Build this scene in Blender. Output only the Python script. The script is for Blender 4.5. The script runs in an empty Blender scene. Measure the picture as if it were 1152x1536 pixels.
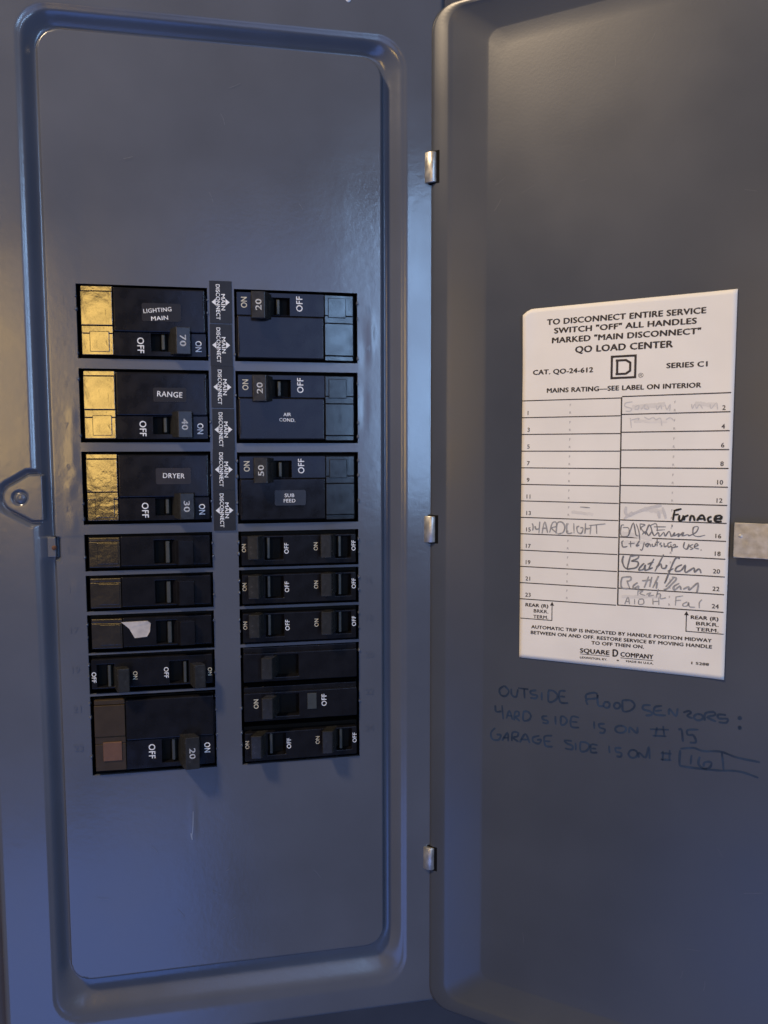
import bpy, bmesh, math, random
from mathutils import Matrix, Vector
import numpy as np
random.seed(4)
sc = bpy.context.scene
MM = 0.001
# ------------------------------------------------------------------ camera
cd = bpy.data.cameras.new('camera'); cam = bpy.data.objects.new('camera', cd)
sc.collection.objects.link(cam); sc.camera = cam
cd.sensor_fit = 'HORIZONTAL'; cd.sensor_width = 36; cd.lens = 36*1140/1152
cd.clip_start = 0.01; cd.clip_end = 50
R = ((0.9834278703826747, -0.1812855940498993, -0.002270934735396364),
     (0.18049331414882314, 0.9801564985551636, -0.08194755571495528),
     (0.017081782757416297, 0.08017962166321667, 0.9966340556933482))
right, fwd, up = Vector(R[0]), Vector(R[1]), Vector(R[2])
M = Matrix.Identity(4)
for i in range(3):
    M[i][0], M[i][1], M[i][2] = right[i], up[i], -fwd[i]
M.translation = Vector((-90.2331, -371.9989, -76.7368))*MM
cam.matrix_world = M
cd.dof.use_dof = True; cd.dof.focus_distance = 0.375; cd.dof.aperture_fstop = 20
# ------------------------------------------------------------------ world
w = bpy.data.worlds.new('World'); sc.world = w; w.use_nodes = True
nt = w.node_tree; nt.nodes.clear()
wo = nt.nodes.new('ShaderNodeOutputWorld'); bg = nt.nodes.new('ShaderNodeBackground')
tc = nt.nodes.new('ShaderNodeTexCoord'); sp = nt.nodes.new('ShaderNodeSeparateXYZ')
mr = nt.nodes.new('ShaderNodeMapRange'); cr = nt.nodes.new('ShaderNodeValToRGB')
mr.inputs['From Min'].default_value = -1; mr.inputs['From Max'].default_value = 1
e = cr.color_ramp.elements
e[0].position = 0.0; e[0].color = (.05, .08, .20, 1)
e[1].position = 1.0; e[1].color = (.055, .05, .045, 1)
m_ = cr.color_ramp.elements.new(.5); m_.color = (.07, .08, .12, 1)
nt.links.new(tc.outputs['Generated'], sp.inputs[0]); nt.links.new(sp.outputs['Z'], mr.inputs[0])
nt.links.new(mr.outputs[0], cr.inputs[0]); nt.links.new(cr.outputs[0], bg.inputs[0]); nt.links.new(bg.outputs[0], wo.inputs[0])
bg.inputs[1].default_value = 1.0
# ------------------------------------------------------------------ lamps (indoor close-up)
def area(name, loc, target, sx, sy, col, L):
    """rectangular lamp; L = its radiance"""
    l = bpy.data.lights.new(name, 'AREA'); l.shape = 'RECTANGLE'
    l.size = sx*MM; l.size_y = sy*MM; l.color = col
    l.energy = L*math.pi*l.size*l.size_y
    o = bpy.data.objects.new(name, l); sc.collection.objects.link(o)
    loc = Vector(loc)*MM; o.location = loc
    o.rotation_euler = (Vector(target)*MM-loc).to_track_quat('-Z', 'Y').to_euler()
    return o
area('window_light', (352, -1500, 160), (-60, 0, -70), 90, 700, (.36, .60, 1), 42)
area('floor_bounce', (-560, -1450, -1300), (-120, 0, -250), 760, 640, (.13, .29, 1), 3.2)
area('lamp_warm', (-650, -1500, 75), (-130, 0, -60), 170, 500, (1, .63, .17), 13)
area('room_light', (-10, -1600, 130), (-60, 0, -60), 460, 640, (.32, .46, 1), 2.1)
area('ceiling_lamp', (-620, -430, 740), (60, -30, -20), 120, 120, (1, .76, .49), 240)
sc.view_settings.view_transform = 'Standard'; sc.view_settings.look = 'None'
sc.view_settings.exposure = 0; sc.view_settings.gamma = 1

# ------------------------------------------------------------------ materials
def mat(name, col, rough=.4, metal=0., spec=.5, noise=None, bump=None, var=0., rvar=0., coat=0.):
    m = bpy.data.materials.new(name); m.use_nodes = True
    t = m.node_tree; b = t.nodes['Principled BSDF']
    b.inputs['Base Color'].default_value = (*col, 1)
    b.inputs['Roughness'].default_value = rough; b.inputs['Metallic'].default_value = metal
    b.inputs['Specular IOR Level'].default_value = spec
    b.inputs['Coat Weight'].default_value = coat; b.inputs['Coat Roughness'].default_value = .09
    tc = t.nodes.new('ShaderNodeTexCoord')
    if var:
        n = t.nodes.new('ShaderNodeTexNoise'); n.inputs['Scale'].default_value = noise or 40
        n.inputs['Detail'].default_value = 5
        t.links.new(tc.outputs['Object'], n.inputs['Vector'])
        r = t.nodes.new('ShaderNodeValToRGB')
        r.color_ramp.elements[0].position = .22; r.color_ramp.elements[1].position = .78
        r.color_ramp.elements[0].color = tuple(c*(1-var) for c in col)+(1,)
        r.color_ramp.elements[1].color = tuple(min(1, c*(1+var)) for c in col)+(1,)
        t.links.new(n.outputs[0], r.inputs[0]); t.links.new(r.outputs[0], b.inputs['Base Color'])
        if rvar:
            q = t.nodes.new('ShaderNodeMapRange')
            q.inputs['To Min'].default_value = rough-rvar; q.inputs['To Max'].default_value = rough+rvar
            q.inputs['From Min'].default_value = .2; q.inputs['From Max'].default_value = .8
            t.links.new(n.outputs[0], q.inputs[0]); t.links.new(q.outputs[0], b.inputs['Roughness'])
    prev = None
    for (s, d, det) in (bump or []):          # (scale per metre, height in mm, detail)
        n = t.nodes.new('ShaderNodeTexNoise'); n.inputs['Scale'].default_value = s; n.inputs['Detail'].default_value = det
        t.links.new(tc.outputs['Object'], n.inputs['Vector'])
        u = t.nodes.new('ShaderNodeBump'); u.inputs['Strength'].default_value = 1; u.inputs['Distance'].default_value = d*MM
        t.links.new(n.outputs[0], u.inputs['Height'])
        if prev: t.links.new(prev.outputs[0], u.inputs['Normal'])
        prev = u
    if prev: t.links.new(prev.outputs[0], b.inputs['Normal'])
    return m
PAINT = mat('grey_enamel', (.086, .095, .118), .21, spec=.5, noise=17, var=.13, rvar=.06, bump=[(13, .35, 1), (60, .07, 2), (330, .035, 2), (900, .012, 2)])
DPAINT = mat('grey_enamel_shaded', (.056, .062, .074), .34, spec=.45, noise=14, var=.14, rvar=.07, bump=[(10, .4, 1), (900, .012, 2)])  # same enamel as the cover; the door's dimmer light is darkened into the colour
BLACK = mat('black_bakelite', (.008, .008, .010), .15, spec=.3, noise=160, var=.3, rvar=.05, bump=[(110, .05, 2), (1500, .004, 2)])
ENDM = mat('warm_tinted_black_plastic', (.022, .017, .011), .15, spec=1.0, noise=200, var=.3, rvar=.05, bump=[(110, .10, 2), (420, .05, 2)])  # black plastic; the warm light it reflects is tinted into the base colour
ENDR = mat('black_end_plastic', (.012, .013, .015), .2, spec=.25, noise=200, var=.3, rvar=.05, bump=[(170, .05, 2)])
BROWN = mat('brown_plastic', (.042, .030, .019), .4, spec=.15, noise=200, var=.15, bump=[(300, .02, 2)])
PINK = mat('worn_brown_plastic', (.13, .068, .042), .4, spec=.2, noise=300, var=.15, bump=[(400, .03, 2)])
LEVER = mat('grey_black_plastic', (.022, .022, .021), .24, spec=.36, noise=400, var=.3, rvar=.06, bump=[(700, .02, 3)])
RIB = mat('dull_green_grey', (.035, .037, .030), .45, noise=300, var=.2)
VOID = mat('cavity_shade', (.004, .004, .004), .7, spec=.1)  # near-black, so the shade in gaps and wells is part of the colour
WHITE = mat('white_print', (.74, .75, .74), .5, noise=330, var=.28)
CREAM = mat('cream_print', (.55, .50, .36), .5, noise=900, var=.15)
LABELM = mat('dark_label_film', (.020, .019, .024), .3, spec=.3, noise=300, var=.2)
LABELF = mat('worn_label_film', (.013, .013, .016), .28, spec=.26, noise=300, var=.2)
STICK = mat('black_sticker', (.016, .016, .019), .34, spec=.25, noise=200, var=.25, bump=[(60, .1, 1)])
PAPER = mat('card_paper', (.77, .73, .645), .62, spec=.3, noise=28, var=.07, bump=[(45, .35, 2), (700, .01, 3)])
INK = mat('printed_ink', (.045, .036, .032), .6, spec=.2, noise=600, var=.3)
PENCIL = mat('pencil', (.30, .295, .285), .5, noise=600, var=.4)
PENCIL2 = mat('faint_pencil', (.56, .54, .51), .5, noise=1500, var=.12)
PEN = mat('ballpoint', (.17, .17, .175), .5, noise=600, var=.5)
MARK = mat('black_marker', (.008, .008, .008), .5)
BLUEINK = mat('faded_blue_marker', (.022, .038, .066), .5, spec=.3, noise=160, var=.5)
STEEL = mat('galvanised_steel', (.50, .48, .43), .42, metal=.75, noise=350, var=.25, rvar=.1, bump=[(260, .12, 3)])
RUST = mat('rusty_screw', (.12, .05, .025), .8, noise=700, var=.4)
FOIL = mat('peeled_silver_paper', (.46, .42, .38), .5, noise=260, var=.25, bump=[(300, .1, 3)])
WALL = mat('dark_wall', (.05, .05, .06), .7, noise=30, var=.2)
SCR = mat('scratched_paint', (.22, .25, .30), .35)

# ------------------------------------------------------------------ helpers
def link(o): sc.collection.objects.link(o); return o
def mesh(name, V, F, m, parent=None, bevel=0, smooth=True, seg=2):
    me = bpy.data.meshes.new(name)
    me.from_pydata([tuple(c*MM for c in v) for v in V], [], F); me.materials.append(m)
    bm = bmesh.new(); bm.from_mesh(me); bmesh.ops.recalc_face_normals(bm, faces=bm.faces); bm.to_mesh(me); bm.free()
    if smooth:
        for p in me.polygons: p.use_smooth = True
    o = link(bpy.data.objects.new(name, me)); o.parent = parent
    if bevel:
        b = o.modifiers.new('edge', 'BEVEL'); b.width = bevel*MM; b.segments = seg; b.limit_method = 'ANGLE'; b.angle_limit = math.radians(35)
        b.harden_normals = True
    elif smooth and len(F) < 4000:
        try: me.set_sharp_from_angle(angle=math.radians(35))
        except Exception: pass
    return o
def thing(name, label, cat, loc, rot=(0, 0, 0), group=None):
    o = link(bpy.data.objects.new(name, None)); o.empty_display_size = .01
    o.location = Vector(loc)*MM; o.rotation_euler = rot
    o['label'] = label; o['category'] = cat
    if group: o['group'] = group
    return o
class MB:
    def __init__(s): s.V = []; s.F = []
    def add(s, V, F):
        k = len(s.V); s.V += list(V); s.F += [tuple(i+k for i in f) for f in F]
    def box(s, x0, x1, y0, y1, z0, z1):
        s.add([(x, y, z) for x in (x0, x1) for y in (y0, y1) for z in (z0, z1)],
              [(0, 1, 3, 2), (4, 6, 7, 5), (0, 4, 5, 1), (2, 3, 7, 6), (0, 2, 6, 4), (1, 5, 7, 3)])
    def hexa(s, P):   # P: 4 back corners, then 4 front corners
        s.add(P, [(0, 1, 2, 3), (7, 6, 5, 4), (0, 4, 5, 1), (1, 5, 6, 2), (2, 6, 7, 3), (3, 7, 4, 0)])
    def obj(s, name, m, parent=None, **k): return mesh(name, s.V, s.F, m, parent, **k)
def box(name, b, m, parent, bevel=.3, **k):
    q = MB(); q.box(*b); return q.obj(name, m, parent, bevel=bevel, **k)
def plate(name, xs, zs, voids, yf, yb, m, parent, bevel=.35):
    """solid plate split on grid lines, some cells open"""
    V = []; F = []; idx = {}
    def v(i, j, k):
        if (i, j, k) not in idx: idx[(i, j, k)] = len(V); V.append((xs[i], yf if k == 0 else yb, zs[j]))
        return idx[(i, j, k)]
    nx, nz = len(xs)-1, len(zs)-1
    sol = lambda i, j: 0 <= i < nx and 0 <= j < nz and (i, j) not in voids
    for i in range(nx):
        for j in range(nz):
            if not sol(i, j): continue
            F.append((v(i, j, 0), v(i+1, j, 0), v(i+1, j+1, 0), v(i, j+1, 0)))
            F.append((v(i, j, 1), v(i, j+1, 1), v(i+1, j+1, 1), v(i+1, j, 1)))
            if not sol(i-1, j): F.append((v(i, j, 0), v(i, j+1, 0), v(i, j+1, 1), v(i, j, 1)))
            if not sol(i+1, j): F.append((v(i+1, j, 0), v(i+1, j, 1), v(i+1, j+1, 1), v(i+1, j+1, 0)))
            if not sol(i, j-1): F.append((v(i, j, 0), v(i, j, 1), v(i+1, j, 1), v(i+1, j, 0)))
            if not sol(i, j+1): F.append((v(i, j+1, 0), v(i+1, j+1, 0), v(i+1, j+1, 1), v(i, j+1, 1)))
    return mesh(name, V, F, m, parent, bevel=bevel)
_tc = {}
def text_geo(s, weight=.012):
    k = (s, weight)
    if k in _tc: return _tc[k]
    c = bpy.data.curves.new('t', 'FONT'); c.body = s; c.size = 1; c.resolution_u = 3
    c.fill_mode = 'FRONT'; c.space_character = 1.06
    o = link(bpy.data.objects.new('t', c)); dg = bpy.context.evaluated_depsgraph_get(); dg.update()
    me = bpy.data.meshes.new_from_object(o.evaluated_get(dg))
    V = [tuple(v.co) for v in me.vertices]; F = [tuple(p.vertices) for p in me.polygons]
    bpy.data.objects.remove(o); bpy.data.curves.remove(c); bpy.data.meshes.remove(me)
    x0 = min(v[0] for v in V); x1 = max(v[0] for v in V)
    _tc[k] = ([(v[0]-x0, v[1]) for v in V], F, x1-x0); return _tc[k]
CAP = .70
def text_mb(q, s, x, z, w=None, h=2., d=(1, 0), u=(0, 1), y=0., weight=.012, align='C', th=.06, warp=None):
    """print s; (x,z) anchor on baseline, d = reading direction, u = up of letters, w = length, h = cap height"""
    V, F, W = text_geo(s, weight)
    sy = h/CAP; sx = w/W if w else sy
    off = {'C': W/2, 'L': 0, 'R': W}[align]
    shifts = [(0, 0)] if weight < .006 else [(-weight, 0), (weight, weight*.6), (0, -weight*.6)]
    for k, (sa, sb) in enumerate(shifts):     # heavier type: overprinted a hair apart
        out = []
        for a, b in V:
            p = (a+sa-off)*sx; r = (b+sb)*sy
            X, Z = x+p*d[0]+r*u[0], z+p*d[1]+r*u[1]
            if warp: X, Y, Z = warp(X, Z, y-.008*k)
            else: Y = y-.008*k
            out.append((X, Y, Z))
        q.add(out, F)
    # edge thickness: a second copy of the outline just behind
def stroke(q, P, wd, y, warp=None, taper=True, jit=.0):
    """a drawn line as a thin ribbon"""
    # resample with Catmull-Rom
    if len(P) > 2:
        pts = []
        E = [P[0]]+list(P)+[P[-1]]
        for i in range(1, len(E)-2):
            for t in (0, .25, .5, .75):
                r = []
                for c in (0, 1):
                    a, b, g, h = E[i-1][c], E[i][c], E[i+1][c], E[i+2][c]
                    r.append(.5*((2*b)+(-a+g)*t+(2*a-5*b+4*g-h)*t*t+(-a+3*b-3*g+h)*t**3))
                pts.append(tuple(r))
        pts.append(P[-1])
    else:
        pts = [P[0], ((P[0][0]+P[1][0])/2+random.uniform(-.08, .08), (P[0][1]+P[1][1])/2+random.uniform(-.08, .08)), P[1]]
    pts = [p for i, p in enumerate(pts) if i == 0 or abs(p[0]-pts[i-1][0])+abs(p[1]-pts[i-1][1]) > 1e-3]
    V = []; n = len(pts)
    for i, p in enumerate(pts):
        a = pts[max(0, i-1)]; b = pts[min(n-1, i+1)]
        dx, dz = b[0]-a[0], b[1]-a[1]; L = math.hypot(dx, dz) or 1
        hw = wd/2*random.uniform(.8, 1.15)*(.7 if taper and i in (0, n-1) else 1)
        for s in (1, -1):
            X, Z = p[0]-dz/L*hw*s, p[1]+dx/L*hw*s
            if warp: V.append(warp(X, Z, y))
            else: V.append((X, y, Z))
    q.add(V, [(2*i, 2*i+1, 2*i+3, 2*i+2) for i in range(n-1)])
def lerp(a, b, t): return a+(b-a)*t

# ------------------------------------------------------------------ wall and box behind
wl = MB(); wl.box(-700, 700, 30, 45, -800, 700)
o = wl.obj('wall', WALL, None); o['kind'] = 'structure'
panel = thing('breaker_panel', 'grey enamelled load centre cover with rounded groove and breaker openings', 'electrical panel', (-99.5, 30, -372))
PX, PY, PZ = -99.5, 30, -372
def loc(V): return [(x-PX, y-PY, z-PZ) for x, y, z in V]
# ---- cover sheet as a pressed-metal height field
def lines(a, b, fine, extra, cs=1.6, fs=.4):
    s = set(); x = a
    while x < b-1e-6:
        s.add(round(x, 3)); st = cs
        for f0, f1, fst in fine:
            if f0-1e-6 <= x < f1: st = min(st, fst)
        x += st
    s.add(b)
    s = [v for v in s if all(abs(v-e_) > .22 for e_ in extra)]+list(extra)
    return sorted(s)
LS = [(-1.2, -34.8), (-39.3, -73.2), (-77.4, -111.4), (-116, -133.4), (-135.4, -152.6), (-154.2, -172.6), (-173.4, -192.4), (-193.4, -232.3)]
RS = [(-1.2, -34.8), (-39.3, -73.6), (-77.9, -112.4), (-116.1, -133.8), (-135, -152.9), (-154.2, -171.8), (-173.2, -232.3)]
LX = (-164, -105.7); RX = (-93.4, -34.7)
xs = lines(-209, 10, [(-209, -204, .5), (-200, -172, .4), (-28, -8, .45), (5, 10, .5)], [LX[0], LX[1], RX[0], RX[1]])
zz = sorted({v for s in LS+RS for v in s})
zs = lines(-372, 152, [(-372, -366, .5), (-350, -322, .6), (-128, -84, .4), (98, 121, .5), (147, 152, .5)], zz)
Xg, Zg = np.meshgrid(np.array(xs), np.array(zs), indexing='ij')
def sdrr(X, Z, x0, x1, z0, z1, r):
    qx = np.abs(X-(x0+x1)/2)-(x1-x0)/2+r; qz = np.abs(Z-(z0+z1)/2)-(z1-z0)/2+r
    return np.minimum(np.maximum(qx, qz), 0)+np.hypot(np.maximum(qx, 0), np.maximum(qz, 0))-r
def ss(t): t = np.clip(t, 0, 1); return t*t*(3-2*t)
notch = ss((Zg+127.5)/.8)*ss((-116.5-Zg)/.8)*(Xg < -150)
din = sdrr(Xg, Zg, -176.3, -23, -334.6, 108.5, 9)-notch*0+0
din = np.where(notch > .01, np.maximum(din, (-174.2-Xg)*notch+din*(1-notch)), din)
dout = sdrr(Xg, Zg, -184, -12, -355, 117.5, 13)
Y = -0.6*(1-ss(-dout/3.))*0 + 0
wd_ = np.clip(din-dout, 5, 30)
Y = np.minimum(ss(din/2.1), ss((-dout+.4)/(wd_*.80)))*4.6
Y = np.where(dout > 0, Y-.5*ss(dout/2), Y)
Y = np.where((dout <= 0) & (din > 0), Y, Y)
# latch tab and the pocket round it
ang = np.linspace(math.radians(105), math.radians(255), 14)
poly = [(-181, -88.2), (-187.2, -88.2)]+[(-192+6.4*math.cos(t), -98.4+6.4*math.sin(t)) for t in np.linspace(math.radians(110), math.radians(250), 14)]+[(-186.6, -108.9), (-181, -108.9)]
def sdpoly(X, Z, P):
    d = np.full(X.shape, 1e9); s = np.ones(X.shape)
    n = len(P)
    for i in range(n):
        a = P[i]; b = P[i-1]
        ex, ez = b[0]-a[0], b[1]-a[1]; wx, wz = X-a[0], Z-a[1]
        t = np.clip((wx*ex+wz*ez)/(ex*ex+ez*ez), 0, 1)
        d = np.minimum(d, (wx-ex*t)**2+(wz-ez*t)**2)
        c1 = Z >= a[1]; c2 = Z < b[1]; c3 = ex*wz > ez*wx
        flip = (c1 & c2 & c3) | (~c1 & ~c2 & ~c3)
        s = np.where(flip, -s, s)
    return s*np.sqrt(d)
dt = sdpoly(Xg, Zg, poly)
moat = 2.0*ss((dt+.2)/1.0)*(1-ss((dt-1.0)/2.3))
Y = np.where(Xg < -180.6, np.maximum(Y, moat-.5), Y)
Y = np.where((dt < .3) & (Xg <= -180.9), np.minimum(Y, -.6+4*ss((dt+.3)/.6)), Y)
rr = np.hypot(Xg+191.2, Zg+98.4)
Y = np.where(dt < 0, Y+.7*ss((3.6-rr)/.7)*(1-ss((2.7-rr)/.7)), Y)
# little dents and paint runs
for (cx, cz, rx, rz, h) in [(-168, -78, 1.2, 7, -.22), (-167.5, -62, 1, 5, -.2), (-169.5, -95, 1, 4, -.25), (-166.5, -88, .9, 3, -.2), (-169, -112, 1.4, 6, -.2), (-118.2, -262, .7, 6, -.25), (-117.5, -254, .5, 9, -.12), (-168.5, -142, 1, 5, -.18), (-31, -30, 1.6, 6, .25), (-31.5, -55, 1.4, 9, .2), (-28, -20, 2, 7, -.2)]:
    Y = Y+h*np.exp(-((Xg-cx)/rx)**2-((Zg-cz)/rz)**2)
Y = Y+.35*np.sin(Xg/31+1)*np.sin(Zg/47+.5)*(din < 0)*ss(-din/20)
# rolled outer rim
rim = sdrr(Xg, Zg, -209, 10, -372, 152, 5)
q = np.clip((rim+4)/4, 0, 1)
Y = Y+8*(1-np.sqrt(np.clip(1-q*q, 0, 1)))+np.where(rim > 0, 10, 0)
nx, nz = len(xs), len(zs)
V = np.stack([Xg-PX, Y-PY, Zg-PZ], -1).reshape(-1, 3)*MM
def inside(x, z):
    for a, b in LS:
        if LX[0] < x < LX[1] and b < z < a: return True
    for a, b in RS:
        if RX[0] < x < RX[1] and b < z < a: return True
    return False
F = []
xm = [(xs[i]+xs[i+1])/2 for i in range(nx-1)]; zm = [(zs[j]+zs[j+1])/2 for j in range(nz-1)]
for i in range(nx-1):
    chk = (LX[0] < xm[i] < LX[1]) or (RX[0] < xm[i] < RX[1])
    for j in range(nz-1):
        if chk and inside(xm[i], zm[j]): continue
        k = i*nz+j; F.append((k, k+nz, k+nz+1, k+1))
me = bpy.data.meshes.new('cover_sheet'); me.from_pydata(V.tolist(), [], F); me.materials.append(PAINT)
bm = bmesh.new(); bm.from_mesh(me)
bmesh.ops.delete(bm, geom=[v for v in bm.verts if not v.link_faces], context='VERTS')
ed = [e_ for e_ in bm.edges if e_.is_boundary]
# fold the opening edges back 0.5 mm round, then 1.6 mm deep
r = bmesh.ops.extrude_edge_only(bm, edges=ed)
vs = [g for g in r['geom'] if isinstance(g, bmesh.types.BMVert)]
for v in vs: v.co.y += 1.6*MM
for f in bm.faces: f.smooth = True
bm.to_mesh(me); bm.free()
try: me.set_sharp_from_angle(angle=math.radians(50))
except Exception: pass
cover = link(bpy.data.objects.new('cover_sheet', me)); cover.parent = panel
# sides and dark interior
bb = MB()
for (x0, x1, z0, z1) in ((-206, -204, -369, 149), (5, 7, -369, 149), (-204, 5, -369, -367), (-204, 5, 147, 149)):
    bb.box(x0-PX, x1-PX, 9-PY, -.2, z0-PZ, z1-PZ)
bb.obj('side_wall', PAINT, panel)
bb = MB(); bb.box(-167-PX, -31-PX, 20-PY, 22-PY, -236-PZ, 3-PZ); bb.obj('interior_back', VOID, panel)
for (x0, x1) in ((-167, -165.2), (-32.8, -31)):
    bb = MB(); bb.box(x0-PX, x1-PX, 1.7-PY, 20-PY, -236-PZ, 3-PZ); bb.obj('interior_side', VOID, panel)
bb = MB(); bb.box(-104.5-PX, -94.5-PX, 1.7-PY, 20-PY, -236-PZ, 3-PZ); bb.obj('interior_rail', VOID, panel)
# rivet in latch tab
def dome(name, cx, cy, cz, r, h, m, parent, n=20):
    V = [(cx, cy-h, cz)]; F = []
    for k, (f, g) in enumerate(((.4, .92), (.75, .62), (.95, .25), (1, 0), (1, -.6))):
        for i in range(n):
            t = 2*math.pi*i/n; V.append((cx+r*f*math.cos(t), cy-h*g, cz+r*f*math.sin(t)))
    for i in range(n):
        F.append((0, 1+i, 1+(i+1) % n))
        for k in range(4):
            F.append((1+k*n+i, 1+(k+1)*n+i, 1+(k+1)*n+(i+1) % n, 1+k*n+(i+1) % n))
    return mesh(name, V, F, m, parent)
dome('latch_rivet', -191-PX, .1-PY, -98.6-PZ, 2.75, .9, PAINT, panel)
c_ = box('door_catch', (-180.6-PX, -176.8-PX, 1.2-PY, 5-PY, -126.5-PZ, -117-PZ), PAINT, panel, .5)
dome('catch_screw', -177.6-PX, 1.0-PY, -122-PZ, 1.1, .5, RUST, panel)
dome('cover_screw', -38.3-PX, -.5-PY, 133.5-PZ, 1.2, .5, WHITE, panel)
# nubs left where the twist-outs were broken off
nb = MB()
def nub(x, z, s=1):
    n = 8; V = [(x-PX, -.75*s-PY, z-PZ)]; F = []
    for f, g in ((.6, -.5), (1, .2), (1, 1.4)):
        for i in range(n):
            t = 2*math.pi*i/n; V.append((x+.75*s*f*math.cos(t)-PX, g-PY, z+1.1*s*f*math.sin(t)-PZ))
    for i in range(n):
        F.append((0, 1+i, 1+(i+1) % n))
        for k in range(2): F.append((1+k*n+i, 1+(k+1)*n+i, 1+(k+1)*n+(i+1) % n, 1+k*n+(i+1) % n))
    nb.add(V, F)
for x, s in ((LX[0]-.1, 1), (LX[1]+.1, 1), (RX[0]-.1, 1), (RX[1]+.1, 1)):
    for k in range(12):
        for dz in (-6.5, -13):
            if random.random() < .75: nub(x+random.uniform(-.15, .15), -k*19.05+dz+random.uniform(-.6, .6), random.uniform(.7, 1.05))
o = nb.obj('paint_nub', PAINT, panel); o['kind'] = 'stuff'
# embossed circuit numbers beside the openings
for k in range(12):
    q = MB(); text_mb(q, str(2*k+2), -29.3-PX, -k*19.05-9.9-PZ, None, 3.0, y=-.16-PY, weight=.02); q.obj('embossed_number', PAINT, panel, smooth=False)
    q = MB(); text_mb(q, str(2*k+1), -169.8-PX, -k*19.05-9.9-PZ, None, 3.0, y=-.16-PY, weight=.02); q.obj('embossed_number', PAINT, panel, smooth=False)
# scratch under the openings
q = MB(); stroke(q, [(-117.6-PX, -254-PZ), (-117.9-PX, -262-PZ), (-118.7-PX, -268-PZ)], .35, -.35-PY); stroke(q, [(-118.9-PX, -265-PZ), (-118.3-PX, -268.5-PZ)], .7, -.36-PY)
q.obj('scratch', SCR, panel, smooth=False)

# ------------------------------------------------------------------ main disconnect stickers
_sm = None
tops = [2.3, -17.6, -37.2, -57.2, -76.2, -95.8]
lab = ['topmost of the six black main disconnect stickers between the breaker columns',
       'second black main disconnect sticker from the top, beside the 70 handle',
       'third black main disconnect sticker from the top, beside the range breaker label',
       'fourth black main disconnect sticker from the top, beside the 40 handle',
       'fifth black main disconnect sticker, beside the dryer breaker label',
       'lowest black main disconnect sticker, beside the 30 handle of the dryer breaker']
def make_sticker():
    t = thing('disconnect_sticker', lab[0], 'sticker', (-99.5, -.25, tops[0]-9.9), group='main disconnect stickers down the middle')
    box('sticker_film', (-5.15, 5.15, -.12, .3, -9.75, 9.75), STICK, t, .06)
    q = MB()
    text_mb(q, 'DISCONNECT', -2.15, 0, 16.2, 1.8, (0, -1), (1, 0), -.16, .022)
    q.obj('lettering', WHITE, t, smooth=False)
    q = MB(); text_mb(q, 'MAIN', .2, 0, 7.4, 1.8, (0, -1), (1, 0), -.16, .022); q.obj('lettering', WHITE, t, smooth=False)
    for s in (-1, 1):
        q = MB(); xb = (-2.3 if s < 0 else 2.15)
        q.add([(xb, -.19, 1.6), (xb, -.19, -1.6), (xb+s*1.9, -.19, 0)], [(0, 1, 2)]); q.obj('arrow', WHITE, t, smooth=False)
    return t
def dup(root, loc_, rotz=None):
    r = root.copy(); link(r); r.location = Vector(loc_)*MM
    for ch in list(root.children):
        c = ch.copy(); link(c); c.parent = r
        for g in list(ch.children):
            d = g.copy(); link(d); d.parent = c
    return r
s0 = make_sticker()
for i in range(1, 6):
    s_ = dup(s0, (-99.5+random.uniform(-.2, .2), -.25-(.0 if i % 2 else .12), tops[i]-9.9))
    s_.rotation_euler = (0, math.radians(random.uniform(-.6, .6)), 0); s_['label'] = lab[i]

# ------------------------------------------------------------------ breakers
# local frame: x from outboard end to inboard end, z up; right column is turned by 180 degrees
def lever(parent, x0, x1, z0, z1, xb0, xb1, num=None, h=7., m=LEVER, col=WHITE, ntilt=0):
    pr = [(xb0, 1.5), (x0, -h+1.3), (x0+1.0, -h), (x1, -h+.5), (x1+.2, -h+1.2), (xb1, 1.5)]
    q = MB(); n = len(pr)
    q.add([(x, y, z0+(.5 if y > 0 else 0)) for x, y in pr]+[(x, y, z1-(.5 if y > 0 else 0)) for x, y in pr],
          [tuple(range(n)), tuple(range(2*n-1, n-1, -1))]+[(i, (i+1) % n, n+(i+1) % n, n+i) for i in range(n)])
    o = q.obj('handle', m, parent, bevel=.3)
    if num:
        n = MB(); text_mb(n, num, (x0+x1)/2-.95, (z0+z1)/2, 5.0, 2.7, (0, -1), (1, 0), -h-.03, .015)
        # follow the slope of the handle face
        n.V = [(x, -h+.5*(x-x0-1)/(x1-x0-1)-.05, z) for x, y, z in n.V]
        g = n.obj('rating_number', col, o, smooth=False)
    return o
def word(parent, s, xc, zc, w, h, m=WHITE, y=-1.9, flip=False, horiz=False, rot=0, name='lettering'):
    q = MB()
    if horiz:
        c, si = math.cos(rot), math.sin(rot); f = -1 if flip else 1
        text_mb(q, s, xc+f*si*h/2, zc-f*c*h/2, w, h, (f*c, f*si), (-f*si, f*c), y, .012)
    else:
        text_mb(q, s, xc-h/2, zc, w, h, (0, -1), (1, 0), y, .015)
    return q.obj(name, m, parent, smooth=False)
T = 1.7   # how far faces stand proud of the cover
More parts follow.
